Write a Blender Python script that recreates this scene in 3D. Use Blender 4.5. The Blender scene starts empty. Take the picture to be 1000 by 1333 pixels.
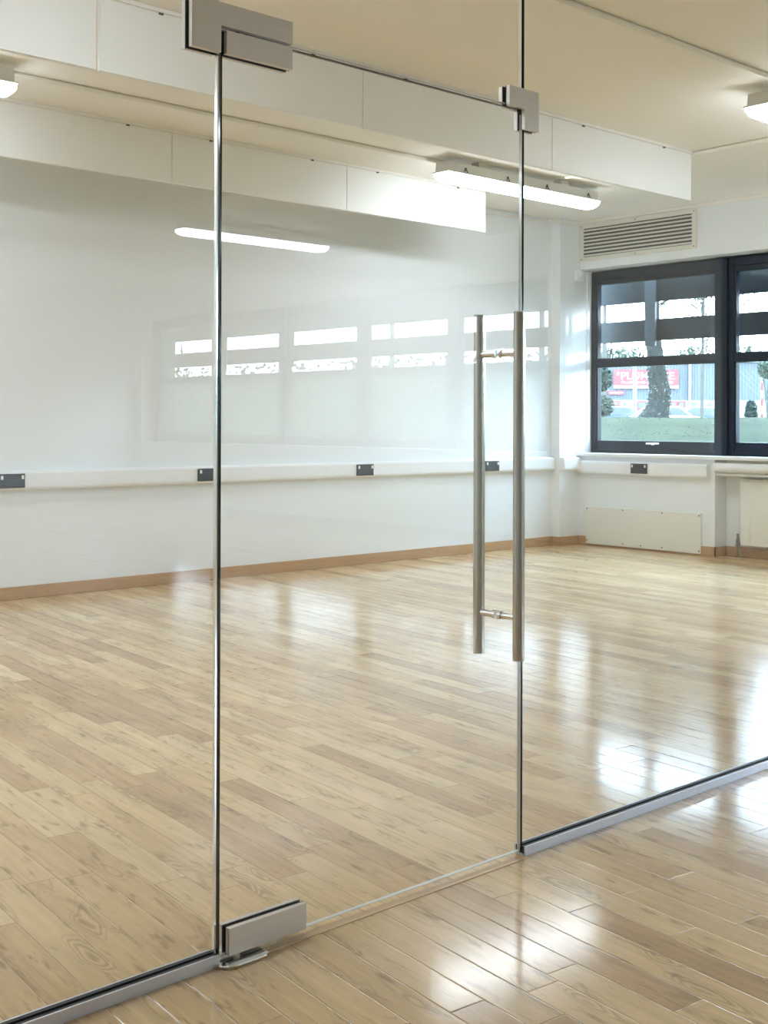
import bpy, bmesh, math, random
from mathutils import Vector, Matrix
random.seed(7)
S = bpy.context.scene
COL = S.collection
R_ = math.radians

# ------------------------------------------------------------------ measured layout (metres)
GY = 2.2664            # middle plane of the glass partition
GT = 0.010             # glass thickness
BACK = 7.8202          # back wall
COLY = 7.7146          # front of the corner column
COLX = 9.394
WX = 9.7012            # window wall, inner face
FX = 9.889             # window frames, inner face
OX = 10.03             # window wall, outer face
CZ = 3.24              # ceiling
LX = -3.0              # wall on the left
FY = -11.75             # wall behind the camera
SOF = 2.755            # underside of the lintel
SILL = 0.915

# ------------------------------------------------------------------ materials
def nmat(name):
    m = bpy.data.materials.new(name); m.use_nodes = True
    nt = m.node_tree; nt.nodes.clear()
    out = nt.nodes.new('ShaderNodeOutputMaterial')
    return m, nt, out
def N(nt, typ, **kw):
    n = nt.nodes.new(typ)
    for k, v in kw.items(): setattr(n, k, v)
    return n
def setin(n, d):
    for k, v in d.items(): n.inputs[k].default_value = v
def M_(nt, op, a, b=None, c=None, clamp=False):
    n = nt.nodes.new('ShaderNodeMath'); n.operation = op; n.use_clamp = clamp
    for i, v in enumerate((a, b, c)):
        if v is None: continue
        if isinstance(v, (int, float)): n.inputs[i].default_value = v
        else: nt.links.new(v, n.inputs[i])
    return n.outputs[0]
def pmat(name, col, rough=0.5, metal=0.0, var=0.0, scale=4.0, bump=0.0, bscale=60.0, spec=0.5, stretch=None, coat=0.0):
    m, nt, out = nmat(name)
    p = N(nt, 'ShaderNodeBsdfPrincipled'); nt.links.new(p.outputs[0], out.inputs[0])
    setin(p, {'Roughness': rough, 'Metallic': metal, 'Specular IOR Level': spec, 'Coat Weight': coat})
    tc = N(nt, 'ShaderNodeTexCoord')
    vec = tc.outputs['Object']
    if stretch:
        mp = N(nt, 'ShaderNodeMapping'); mp.inputs['Scale'].default_value = stretch
        nt.links.new(vec, mp.inputs['Vector']); vec = mp.outputs[0]
    no = N(nt, 'ShaderNodeTexNoise'); setin(no, {'Scale': scale, 'Detail': 4.0}); nt.links.new(vec, no.inputs['Vector'])
    mx = N(nt, 'ShaderNodeMix', data_type='RGBA')
    mx.inputs['A'].default_value = (*[c*(1-var) for c in col], 1); mx.inputs['B'].default_value = (*[min(1, c*(1+var)) for c in col], 1)
    nt.links.new(no.outputs['Fac'], mx.inputs['Factor']); nt.links.new(mx.outputs['Result'], p.inputs['Base Color'])
    if bump:
        nb = N(nt, 'ShaderNodeTexNoise'); setin(nb, {'Scale': bscale, 'Detail': 3.0}); nt.links.new(vec, nb.inputs['Vector'])
        bp = N(nt, 'ShaderNodeBump'); setin(bp, {'Strength': bump, 'Distance': 0.002})
        nt.links.new(nb.outputs['Fac'], bp.inputs['Height']); nt.links.new(bp.outputs[0], p.inputs['Normal'])
    return m
def emat(name, col, strength):
    m, nt, out = nmat(name)
    e = N(nt, 'ShaderNodeEmission'); setin(e, {'Color': (*col, 1), 'Strength': strength}); nt.links.new(e.outputs[0], out.inputs[0])
    return m
def glass_mat(name, tint=(1, 1, 1), f0=0.045):
    m, nt, out = nmat(name)
    lw = N(nt, 'ShaderNodeLayerWeight'); lw.inputs['Blend'].default_value = 0.5
    f5 = M_(nt, 'POWER', lw.outputs['Facing'], 5.0)
    fr = M_(nt, 'MULTIPLY_ADD', f5, 1-f0, f0)
    t = N(nt, 'ShaderNodeBsdfTransparent'); t.inputs[0].default_value = (*tint, 1)
    g = N(nt, 'ShaderNodeBsdfGlossy'); setin(g, {'Color': (1, 1, 1, 1), 'Roughness': 0.0})
    mx = N(nt, 'ShaderNodeMixShader'); nt.links.new(fr, mx.inputs[0]); nt.links.new(t.outputs[0], mx.inputs[1]); nt.links.new(g.outputs[0], mx.inputs[2])
    nt.links.new(mx.outputs[0], out.inputs[0])
    return m
def floor_mat():
    m, nt, out = nmat('oak_laminate')
    L = nt.links
    p = N(nt, 'ShaderNodeBsdfPrincipled'); L.new(p.outputs[0], out.inputs[0])
    tc = N(nt, 'ShaderNodeTexCoord'); sx = N(nt, 'ShaderNodeSeparateXYZ'); L.new(tc.outputs['Object'], sx.inputs[0])
    a = R_(6.0); W = 0.094; LEN = 0.98
    X, Y = sx.outputs[0], sx.outputs[1]
    u = M_(nt, 'ADD', M_(nt, 'MULTIPLY', X, math.sin(a)), M_(nt, 'MULTIPLY', Y, math.cos(a)))
    v = M_(nt, 'ADD', M_(nt, 'MULTIPLY', X, math.cos(a)), M_(nt, 'MULTIPLY', Y, -math.sin(a)))
    vr = M_(nt, 'DIVIDE', v, W); row = M_(nt, 'FLOOR', vr); fv = M_(nt, 'SUBTRACT', vr, row)
    wn = N(nt, 'ShaderNodeTexWhiteNoise', noise_dimensions='1D'); L.new(row, wn.inputs['W'])
    ur = M_(nt, 'ADD', M_(nt, 'DIVIDE', u, LEN), M_(nt, 'MULTIPLY', wn.outputs['Value'], 7.3))
    pl = M_(nt, 'FLOOR', ur); fu = M_(nt, 'SUBTRACT', ur, pl)
    ev = M_(nt, 'MULTIPLY', M_(nt, 'MINIMUM', fv, M_(nt, 'SUBTRACT', 1.0, fv)), W)
    eu = M_(nt, 'MULTIPLY', M_(nt, 'MINIMUM', fu, M_(nt, 'SUBTRACT', 1.0, fu)), LEN)
    edge = M_(nt, 'MINIMUM', ev, eu)
    gro = N(nt, 'ShaderNodeMapRange', interpolation_type='SMOOTHSTEP'); setin(gro, {'From Min': 0.0, 'From Max': 0.0030, 'To Min': 0.0, 'To Max': 1.0}); L.new(edge, gro.inputs['Value'])
    gcol = N(nt, 'ShaderNodeMapRange', interpolation_type='SMOOTHSTEP'); setin(gcol, {'From Min': 0.0002, 'From Max': 0.0014, 'To Min': 0.0, 'To Max': 1.0}); L.new(edge, gcol.inputs['Value'])
    cid = N(nt, 'ShaderNodeCombineXYZ'); L.new(row, cid.inputs[0]); L.new(pl, cid.inputs[1])
    wid = N(nt, 'ShaderNodeTexWhiteNoise', noise_dimensions='3D'); L.new(cid.outputs[0], wid.inputs['Vector'])
    sid = N(nt, 'ShaderNodeSeparateColor'); L.new(wid.outputs['Color'], sid.inputs[0])
    ramp = N(nt, 'ShaderNodeValToRGB'); L.new(sid.outputs[0], ramp.inputs[0])
    els = ramp.color_ramp.elements
    els[0].position = 0.0; els[0].color = (0.51, 0.34, 0.185, 1)
    els[1].position = 1.0; els[1].color = (0.76, 0.575, 0.35, 1)
    for pos, c in ((0.2, (0.595, 0.41, 0.23, 1)), (0.45, (0.67, 0.48, 0.27, 1)), (0.75, (0.715, 0.53, 0.305, 1))):
        e = els.new(pos); e.color = c
    # grain coordinates, shifted for every board
    def coords(su, sv):
        c = N(nt, 'ShaderNodeCombineXYZ')
        L.new(M_(nt, 'ADD', M_(nt, 'MULTIPLY', u, su), M_(nt, 'MULTIPLY', sid.outputs[1], 40.0)), c.inputs[0])
        L.new(M_(nt, 'ADD', M_(nt, 'MULTIPLY', v, sv), M_(nt, 'MULTIPLY', sid.outputs[2], 30.0)), c.inputs[1])
        return c.outputs[0]
    n1 = N(nt, 'ShaderNodeTexNoise'); setin(n1, {'Scale': 1.0, 'Detail': 6.0, 'Roughness': 0.65, 'Distortion': 0.4}); L.new(coords(2.2, 45.0), n1.inputs['Vector'])
    n2 = N(nt, 'ShaderNodeTexNoise'); setin(n2, {'Scale': 1.0, 'Detail': 3.0, 'Distortion': 0.6}); L.new(coords(2.5, 9.0), n2.inputs['Vector'])
    # cathedral figure: rings of a low-frequency field
    n3 = N(nt, 'ShaderNodeTexNoise'); setin(n3, {'Scale': 1.0, 'Detail': 1.5, 'Distortion': 0.2}); L.new(coords(2.6, 11.0), n3.inputs['Vector'])
    rings = M_(nt, 'SINE', M_(nt, 'MULTIPLY', n3.outputs['Fac'], 120.0))
    rsel = N(nt, 'ShaderNodeMapRange'); setin(rsel, {'From Min': 0.54, 'From Max': 0.66, 'To Min': 0.0, 'To Max': 1.0}); L.new(n3.outputs['Fac'], rsel.inputs['Value'])
    ringm = M_(nt, 'MULTIPLY', M_(nt, 'MULTIPLY_ADD', rings, 0.5, 0.5), rsel.outputs[0])
    # knots
    vo = N(nt, 'ShaderNodeTexVoronoi', voronoi_dimensions='2D'); setin(vo, {'Scale': 1.0, 'Randomness': 1.0}); L.new(coords(2.6, 11.0), vo.inputs['Vector'])
    kn = N(nt, 'ShaderNodeMapRange', interpolation_type='SMOOTHSTEP'); setin(kn, {'From Min': 0.03, 'From Max': 0.12, 'To Min': 1.0, 'To Max': 0.0}); L.new(vo.outputs['Distance'], kn.inputs['Value'])
    sk = N(nt, 'ShaderNodeSeparateColor'); L.new(vo.outputs['Color'], sk.inputs[0])
    knm = M_(nt, 'MULTIPLY', kn.outputs[0], M_(nt, 'GREATER_THAN', sk.outputs[0], 0.64))
    # tone multiplier
    t = M_(nt, 'MULTIPLY_ADD', n1.outputs['Fac'], 0.60, 0.72)
    t = M_(nt, 'MULTIPLY', t, M_(nt, 'MULTIPLY_ADD', n2.outputs['Fac'], 0.44, 0.78))
    t = M_(nt, 'MULTIPLY', t, M_(nt, 'MULTIPLY_ADD', ringm, -0.28, 1.0))
    n4 = N(nt, 'ShaderNodeTexNoise'); setin(n4, {'Scale': 1.0, 'Detail': 3.0, 'Roughness': 0.6, 'Distortion': 0.5}); L.new(coords(6.0, 34.0), n4.inputs['Vector'])
    da = N(nt, 'ShaderNodeMapRange', interpolation_type='SMOOTHSTEP'); setin(da, {'From Min': 0.56, 'From Max': 0.72, 'To Min': 0.0, 'To Max': 1.0}); L.new(n4.outputs['Fac'], da.inputs['Value'])
    t = M_(nt, 'MULTIPLY', t, M_(nt, 'MULTIPLY_ADD', da.outputs[0], -0.34, 1.0))
    t = M_(nt, 'MULTIPLY', t, M_(nt, 'MULTIPLY_ADD', knm, -0.34, 1.0))
    t = M_(nt, 'MULTIPLY', t, M_(nt, 'MULTIPLY_ADD', gcol.outputs[0], 0.50, 0.50))
    hsv = N(nt, 'ShaderNodeVectorMath', operation='SCALE'); L.new(ramp.outputs[0], hsv.inputs[0]); L.new(t, hsv.inputs['Scale'])
    L.new(hsv.outputs[0], p.inputs['Base Color'])
    L.new(M_(nt, 'MULTIPLY_ADD', n1.outputs['Fac'], 0.08, FLOOR_ROUGH), p.inputs['Roughness'])
    setin(p, {'Specular IOR Level': 0.5})
    h = M_(nt, 'ADD', M_(nt, 'MULTIPLY', gro.outputs[0], 1.0), M_(nt, 'MULTIPLY', n1.outputs['Fac'], 0.03))
    h = M_(nt, 'ADD', h, M_(nt, 'MULTIPLY', ringm, -0.03))
    bp = N(nt, 'ShaderNodeBump'); setin(bp, {'Strength': 0.7, 'Distance': 0.0010}); L.new(h, bp.inputs['Height']); L.new(bp.outputs[0], p.inputs['Normal'])
    return m
def cladding_mat():
    m, nt, out = nmat('ribbed_cladding')
    p = N(nt, 'ShaderNodeBsdfPrincipled'); nt.links.new(p.outputs[0], out.inputs[0])
    tc = N(nt, 'ShaderNodeTexCoord')
    wv = N(nt, 'ShaderNodeTexWave', bands_direction='X'); setin(wv, {'Scale': 1.6, 'Distortion': 0.0}); nt.links.new(tc.outputs['Object'], wv.inputs['Vector'])
    mx = N(nt, 'ShaderNodeMix', data_type='RGBA'); mx.inputs['A'].default_value = (0.055, 0.066, 0.075, 1); mx.inputs['B'].default_value = (0.072, 0.084, 0.094, 1)
    nt.links.new(wv.outputs['Fac'], mx.inputs['Factor']); nt.links.new(mx.outputs['Result'], p.inputs['Base Color'])
    bp = N(nt, 'ShaderNodeBump'); setin(bp, {'Strength': 0.5, 'Distance': 0.04}); nt.links.new(wv.outputs['Fac'], bp.inputs['Height']); nt.links.new(bp.outputs[0], p.inputs['Normal'])
    p.inputs['Roughness'].default_value = 0.8; p.inputs['Specular IOR Level'].default_value = 0.1
    return m
FLOOR_ROUGH = 0.085
MT = {}
MT['wall'] = pmat('white_wall_paint', (0.795, 0.825, 0.845), 0.55, var=0.015, scale=1.5, bump=0.05, bscale=180)
MT['ceiling'] = pmat('ceiling_paint', (0.86, 0.835, 0.78), 0.7, var=0.02, scale=1.2, bump=0.06, bscale=120)
MT['board'] = pmat('white_satin_board', (0.82, 0.83, 0.81), 0.42, var=0.012, scale=2)
MT['rail'] = pmat('pale_aluminium_rail', (0.80, 0.79, 0.74), 0.45, var=0.02)
MT['gap'] = pmat('black_rubber', (0.008, 0.008, 0.009), 0.55, var=0.1)
MT['plastic'] = pmat('white_plastic', (0.82, 0.83, 0.84), 0.35, var=0.01)
MT['cream'] = pmat('cream_enamel', (0.77, 0.77, 0.70), 0.38, var=0.012, scale=3)
MT['ventback'] = pmat('dark_duct', (0.10, 0.10, 0.095), 0.8, var=0.1)
MT['ventslat'] = pmat('vent_enamel', (0.74, 0.73, 0.66), 0.4, var=0.02)
MT['anthracite'] = pmat('anthracite_aluminium', (0.016, 0.024, 0.038), 0.42, var=0.06, scale=6, spec=0.25)
MT['socket'] = pmat('graphite_socket', (0.030, 0.034, 0.040), 0.45, var=0.08, scale=30)
MT['white_glossy'] = pmat('white_switch', (0.85, 0.85, 0.85), 0.3, var=0.01)
MT['steel'] = pmat('satin_stainless', (0.60, 0.565, 0.525), 0.42, 1.0, var=0.05, scale=8, bump=0.04, bscale=40, stretch=(1, 1, 20))
MT['handle_steel'] = pmat('brushed_steel_tube', (0.52, 0.50, 0.46), 0.19, 1.0, var=0.04, scale=10)
MT['channel'] = pmat('anodised_channel', (0.60, 0.60, 0.64), 0.42, 0.85, var=0.05, scale=5, stretch=(1, 8, 8))
MT['chrome'] = pmat('chrome', (0.75, 0.75, 0.74), 0.16, 1.0, var=0.03)
MT['valve_metal'] = pmat('dull_brass', (0.26, 0.25, 0.22), 0.35, 0.8, var=0.2, scale=30)
MT['edge_light'] = pmat('lit_glass_edge', (0.88, 0.91, 0.89), 0.25, 0.0, var=0.03)  # glow of light piped through the glass put into the white colour
MT['edge_mirror'] = pmat('bevelled_glass_edge', (0.90, 0.92, 0.91), 0.14, 0.9, var=0.02)
MT['edge_clear'] = pmat('clear_glass_edge', (0.75, 0.79, 0.77), 0.15, 0.3, var=0.03)
MT['edge_dark'] = pmat('shadowed_glass_edge', (0.006, 0.009, 0.009), 0.10, var=0.1)  # refracted darkness at the joints put into the near-black colour
MT['skirting'] = pmat('oak_skirting', (0.47, 0.29, 0.155), 0.35, var=0.22, scale=1.0, stretch=(3, 3, 40), bump=0.03)
MT['reflection_strip'] = pmat('oak_reflection_strip', (0.66, 0.48, 0.30), 0.25, var=0.18, scale=1.0, stretch=(2, 30, 30))
MT['diffuser'] = emat('lit_diffuser', (0.84, 0.92, 1.0), 6.0)
MT['housing'] = pmat('grey_light_housing', (0.62, 0.62, 0.58), 0.45, var=0.02)
MT['dark_metal'] = pmat('dark_clip', (0.06, 0.06, 0.06), 0.4, 0.6, var=0.1)
MT['glass'] = glass_mat('clear_glass', (0.995, 1.0, 0.995))
MT['pane'] = glass_mat('window_glass', (0.93, 0.97, 0.985), 0.03)
MT['louver'] = pmat('grey_louver', (0.009, 0.015, 0.018), 0.6, var=0.06, spec=0.2)
MT['bracket'] = pmat('grey_bracket', (0.06, 0.075, 0.09), 0.5, var=0.06)
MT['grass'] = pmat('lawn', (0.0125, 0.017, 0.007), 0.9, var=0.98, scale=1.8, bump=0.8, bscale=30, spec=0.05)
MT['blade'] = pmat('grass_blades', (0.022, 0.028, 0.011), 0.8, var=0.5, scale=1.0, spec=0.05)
MT['bark'] = pmat('bark', (0.02, 0.022, 0.021), 0.9, var=0.5, scale=7, bump=1.0, bscale=18, spec=0.05)
MT['ivy'] = pmat('ivy_leaf', (0.025, 0.04, 0.03), 0.3, var=0.5, scale=3)
MT['foliage'] = pmat('dark_foliage', (0.022, 0.04, 0.032), 0.6, var=0.55, scale=2, spec=0.05)
MT['foliage_pale'] = pmat('pale_foliage', (0.04, 0.055, 0.04), 0.7, var=0.5, scale=1, spec=0.05)
MT['twig'] = pmat('twig_bark', (0.06, 0.06, 0.055), 0.9, var=0.3, spec=0.05)
MT['clad'] = cladding_mat()
MT['red'] = pmat('red_sign', (0.105, 0.010, 0.014), 0.5, var=0.05)
MT['sign_white'] = pmat('sign_white', (0.16, 0.16, 0.16), 0.5, var=0.02)
MT['darkglass'] = pmat('dark_window', (0.05, 0.06, 0.07), 0.15, var=0.1)
MT['blue_car'] = pmat('blue_paint', (0.03, 0.06, 0.12), 0.2, 0.3, var=0.05, coat=0.6)
MT['white_car'] = pmat('white_paint', (0.22, 0.23, 0.24), 0.25, var=0.02, coat=0.6)
MT['tyre'] = pmat('tyre', (0.02, 0.02, 0.02), 0.8, var=0.1)
MT['post'] = pmat('galvanised_post', (0.09, 0.10, 0.09), 0.5, 0.3, var=0.1)
MT['asphalt'] = pmat('asphalt', (0.06, 0.06, 0.065), 0.9, var=0.15, scale=3, spec=0.05)
MT['floor'] = floor_mat()

# ------------------------------------------------------------------ mesh helpers
def box(bm, x0, x1, y0, y1, z0, z1, bevel=0.0):
    r = bmesh.ops.create_cube(bm, size=1.0)
    vs = r['verts']
    bmesh.ops.transform(bm, verts=vs, matrix=Matrix.LocRotScale(((x0+x1)/2, (y0+y1)/2, (z0+z1)/2), None, (abs(x1-x0), abs(y1-y0), abs(z1-z0))))
    if bevel:
        es = list({e for v in vs for e in v.link_edges})
        bmesh.ops.bevel(bm, geom=es, offset=bevel, segments=2, profile=0.5, affect='EDGES')
def tube(bm, p, q, r, seg=16, r2=None, caps=True):
    p, q = Vector(p), Vector(q); d = q-p
    m = Matrix.Translation((p+q)/2) @ d.to_track_quat('Z', 'Y').to_matrix().to_4x4()
    bmesh.ops.create_cone(bm, cap_ends=caps, segments=seg, radius1=r, radius2=r if r2 is None else r2, depth=d.length, matrix=m)
def prism(bm, pts, axis, a, b, bevel=0.0):
    """extrude a 2D outline along an axis ('X','Y','Z') from a to b"""
    def P(u, v, w):
        return {'Y': (u, w, v), 'X': (w, u, v), 'Z': (u, v, w)}[axis]
    v0 = [bm.verts.new(P(u, v, a)) for u, v in pts]; v1 = [bm.verts.new(P(u, v, b)) for u, v in pts]
    n = len(pts); fs = [bm.faces.new(v0), bm.faces.new(v1)]
    for i in range(n): fs.append(bm.faces.new((v0[i], v0[(i+1) % n], v1[(i+1) % n], v1[i])))
    bmesh.ops.recalc_face_normals(bm, faces=fs)
    if bevel:
        es = list({e for v in v0+v1 for e in v.link_edges})
        bmesh.ops.bevel(bm, geom=es, offset=bevel, segments=2, profile=0.5, affect='EDGES')
def rings(bm, secs, seg=14, jag=0.0, close=True):
    """skin circular sections [(centre, radius_x, radius_y)] stacked along z"""
    prev = None
    for k, (c, rx, ry) in enumerate(secs):
        cur = []
        for i in range(seg):
            a = 2*math.pi*i/seg; j = 1+jag*(random.random()-.5)
            cur.append(bm.verts.new((c[0]+math.cos(a)*rx*j, c[1]+math.sin(a)*ry*j, c[2])))
        if prev:
            for i in range(seg): bm.faces.new((prev[i], prev[(i+1) % seg], cur[(i+1) % seg], cur[i]))
        elif close: bm.faces.new(cur[::-1])
        prev = cur
    if close: bm.faces.new(prev)
def obj(name, bm, mat, parent=None, smooth=False, loc=None):
    me = bpy.data.meshes.new(name); bm.normal_update(); bm.to_mesh(me); bm.free()
    o = bpy.data.objects.new(name, me); COL.objects.link(o)
    me.materials.append(MT[mat] if isinstance(mat, str) else mat)
    if smooth:
        for f in me.polygons: f.use_smooth = True
        try: me.set_sharp_from_angle(angle=R_(40))
        except Exception: pass
    if loc: o.location = loc
    if parent: 
        o.parent = parent
    return o
def BM(): return bmesh.new()
def boxo(name, b, mat, parent=None, bevel=0.0):
    bm = BM(); box(bm, *b, bevel=bevel); return obj(name, bm, mat, parent)
def tag(o, label=None, cat=None, group=None, kind=None):
    if label: o['label'] = label
    if cat: o['category'] = cat
    if group: o['group'] = group
    if kind: o['kind'] = kind
    return o
def thing(name, loc, label, cat, group=None, rotz=0.0, kind=None):
    o = bpy.data.objects.new(name, None); COL.objects.link(o); o.location = loc; o.rotation_euler = (0, 0, rotz)
    o.empty_display_size = 0.1
    return tag(o, label, cat, group, kind)
def dup(root, loc, label=None, group=None):
    r = root.copy(); COL.objects.link(r); r.location = loc
    if label: r['label'] = label
    if group: r['group'] = group
    for ch in list(root.children):
        c = ch.copy(); COL.objects.link(c); c.parent = r
        for g in list(ch.children):
            d = g.copy(); COL.objects.link(d); d.parent = c
    return r
def struct(name, bm, mat, parent=None): return tag(obj(name, bm, mat, parent), kind='structure')

# ------------------------------------------------------------------ room shell
bm = BM(); box(bm, LX-.15, OX, FY-.15, BACK+.15, -0.12, 0.0); struct('floor', bm, 'floor')
bm = BM(); box(bm, LX-.15, OX, FY-.15, BACK+.15, CZ, CZ+.15); struct('ceiling', bm, 'ceiling')
bm = BM(); box(bm, LX-.15, OX, BACK, BACK+.15, 0, CZ); struct('wall_back', bm, 'wall')
bm = BM(); box(bm, LX-.15, LX, FY, BACK, 0, CZ); struct('wall_left', bm, 'wall')
bm = BM(); box(bm, LX-.15, OX, FY-.15, FY, 0, CZ); struct('wall_front', bm, 'wall')
bm = BM(); box(bm, COLX, OX, COLY, BACK, 0, CZ); struct('wall_corner', bm, 'wall')
PITCH = 1.58
strips = [(COLY, 3), (1.55, 2), (-3.6, 5)]          # start (right hand end) and number of window units
def strip_end(y, n): return y-0.01-PITCH*n-0.05
bm = BM()
box(bm, WX, OX, FY, COLY, SOF, CZ)                  # lintel zone
y = COLY
prev = COLY
for (ys, n) in strips:
    ye = strip_end(ys, n)
    if prev > ys+1e-4: box(bm, WX, OX, ys, prev, 0, SOF)
    # under the window: flush piers at both ends, a niche between them
    py = 6.153 if ys == COLY else ys-.45
    qy = ye+.3
    box(bm, WX, OX, py, ys, 0, SILL); box(bm, WX, OX, ye, qy, 0, SILL); box(bm, FX, OX, qy, py, 0, SILL)
    prev = ye
box(bm, WX, OX, FY, prev, 0, SOF)
struct('wall_right', bm, 'wall')

# skirting boards
def skirt(name, b):
    bm = BM(); box(bm, *b, bevel=0.003); return struct(name, bm, 'skirting')
SH = 0.087
skirt('baseboard_back', (LX, COLX-.015, BACK-.015, BACK, 0.001, SH))
bm = BM(); box(bm, COLX-.015, COLX, COLY-.015, BACK-.016, 0.001, SH, .002); box(bm, COLX-.015, WX-.016, COLY-.0152, COLY, 0.001, SH, .002); struct('baseboard_corner', bm, 'skirting')
bm = BM()
box(bm, WX-.015, WX, 6.138, COLY-.016, 0.001, SH, .002); box(bm, WX-.015, FX-.016, 6.138, 6.153, 0.001, SH, .002)
box(bm, FX-.015, FX, strip_end(COLY, 3)+.3, 6.137, 0.001, SH, .002); box(bm, WX-.015, WX, GY+.02, strip_end(COLY, 3)+.3, 0.001, SH, .002)
struct('baseboard_right', bm, 'skirting')
skirt('baseboard_left', (LX, LX+.015, FY, BACK-.016, 0.001, SH))

# cornice bead and sills
bm = BM(); box(bm, WX-.018, WX, GY+.02, COLY, CZ-.032, CZ-.0005, .004); struct('trim_1', bm, 'ceiling')
for i, (ys, n) in enumerate(strips):
    bm = BM(); ye = strip_end(ys, n)
    box(bm, WX-.035, FX+.02, ye+.001, ys-.001, SILL-.032, SILL, .005)
    struct('trim_%d' % (i+2), bm, 'plastic')
bm = BM(); box(bm, FX-.075, FX-.058, COLY-.010, COLY-.0005, SILL+.005, SOF-.004, .002); struct('trim_5', bm, 'plastic')

# windows
def window(idx, y1):
    """one anthracite unit, its right hand end at y1 (the end nearer the back wall)"""
    y0 = y1-PITCH
    e = thing('window_%d' % idx, (FX, (y0+y1)/2, SILL), None, None, kind='structure')
    ox, oy, oz = FX, (y0+y1)/2, SILL
    def b(bm, xa, xb, ya, yb, za, zb, bev=.004): box(bm, xa-ox, xb-ox, ya-oy, yb-oy, za-oz, zb-oz, bev)
    zt = SOF-.012
    bm = BM()                                        # fixed outer frame with the deep mullion
    b(bm, FX, FX+.09, y1-.055, y1, SILL, zt); b(bm, FX-.028, FX+.09, y0, y0+.11, SILL, zt)
    b(bm, FX, FX+.09, y0+.11, y1-.055, zt-.085, zt); b(bm, FX, FX+.09, y0+.11, y1-.055, SILL, SILL+.035)
    b(bm, FX+.002, FX+.09, y0+.11, y1-.055, 1.785, 1.86)
    obj('window_frame', bm, 'anthracite', e)
    ya, yb = y0+.11, y1-.055
    def sash(z0, z1, lw, bw, tw, side):
        bm = BM()
        b(bm, FX+.012, FX+.075, ya, ya+side, z0, z1, .003); b(bm, FX+.012, FX+.075, yb-.018, yb, z0, z1, .003)
        b(bm, FX+.012, FX+.075, ya+side, yb-.018, z0, z0+bw, .003); b(bm, FX+.012, FX+.075, ya+side, yb-.018, z1-tw, z1, .003)
        s = obj('sash', bm, 'anthracite', e)
        bm = BM(); b(bm, FX+.035, FX+.05, ya+side-.003, yb-.015, z0+bw-.003, z1-tw+.003, 0); obj('pane', bm, 'pane', s)
        return s
    sash(1.86, zt-.085, .018, .008, .045, .045)
    s = sash(SILL+.035, 1.785, .018, .09, .008, .045)
    bm = BM()
    yc = 6.94-6.915+oy
    box(bm, -.020, .013, yc-.02-oy, yc+.02-oy, .085, .105, .003); box(bm, -.032, -.018, yc-.075-oy, yc+.075-oy, .093, .108, .005)
    obj('window_handle', bm, 'chrome', s)
    return e
k = 1
for ys, n in strips:
    for i in range(n):
        window(k, ys-.002-PITCH*i); k += 1
    bm = BM(); ye = strip_end(ys, n); box(bm, FX, FX+.09, ye, ys-.002-PITCH*n, SILL, SOF-.012)
    struct('trim_%d' % (k+10), bm, 'anthracite')

# ------------------------------------------------------------------ ceiling boards
BH = 0.37
def baffle(x0, x1, y, label):
    t = thing('ceiling_baffle', ((x0+x1)/2, y, CZ), label, 'baffle board', 'white boards hung from the ceiling')
    l = x1-x0
    bm = BM(); box(bm, -l/2+.0025, l/2-.0025, 0, .028, -BH, -.030, .0015); obj('panel', bm, 'board', t)
    bm = BM(); box(bm, -l/2+.001, l/2-.001, -.006, .034, -.021, -.0005, .002); box(bm, -l/2+.001, l/2-.001, .006, .022, -.032, -.020)
    obj('mounting_rail', bm, 'rail', t)
    for f in (-.30, .28):
        bm = BM(); box(bm, f*l-.012, f*l+.012, -.010, .0, -.034, -.024, .002); obj('clip', bm, 'dark_metal', t)
    return t
NYB, FYB = 5.137, 7.214
baffle(1.22, 2.850, NYB, 'long white ceiling board of the nearer row, at its left end past the open joint')
baffle(2.868, 4.519, NYB, 'white ceiling board of the nearer row, behind the top corner fitting of the door')
baffle(4.519, 6.172, NYB, 'white ceiling board of the nearer row, hanging above the left of the central strip light')
baffle(6.172, 7.776, NYB, 'white ceiling board of the nearer row, at its right end near the vent')
baffle(2.990, 4.587, FYB, 'white ceiling board of the farther row, at its left end')
baffle(4.587, 6.183, FYB, 'white ceiling board of the farther row, middle one of its three')
baffle(6.183, 7.776, FYB, 'bright white ceiling board of the farther row, at its free right end')

# conduits on the ceiling
def conduit(name, p, q, r, label, clips=()):
    t = thing(name, p, label, 'conduit', 'painted cable conduits')
    d = Vector(q)-Vector(p)
    bm = BM(); tube(bm, (0, 0, 0), d, r, 12); obj('pipe', bm, 'rail', t, smooth=True)
    for f in clips:
        c = d*f; u = d.normalized()
        bm = BM(); tube(bm, c-u*.012, c+u*.012, r*1.35, 12)
        if abs(d.z) < .1: box(bm, c.x-.014, c.x+.014, c.y-.014, c.y+.014, c.z, c.z+r)
        obj('saddle_clip', bm, 'rail', t)
    return t
conduit('cable_conduit', (LX, 3.70, CZ-.016), (9.68, 3.70, CZ-.016), .015, 'cream conduit along the ceiling above the door opening, nearest to the glass', (.2, .42, .66, .88))
conduit('cable_conduit', (LX, 6.64, CZ-.016), (8.30, 6.64, CZ-.016), .015, 'cream conduit along the ceiling between the two rows of white boards', (.25, .52, .7))
conduit('cable_conduit', (7.80, 6.35, CZ-.016), (7.80, GY+.05, CZ-.016), .015, 'cream conduit running toward the glass from the end of the nearer boards', (.06, .42, .8))
conduit('cable_conduit', (LX, BACK-.016, CZ-.045), (9.15, BACK-.016, CZ-.045), .014, 'long cream conduit along the top of the back wall', (.5, .8))
conduit('cable_conduit', (9.19, COLY-.016, CZ-.040), (9.62, COLY-.016, CZ-.040), .014, 'short cream conduit at the top of the corner column', ())

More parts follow.
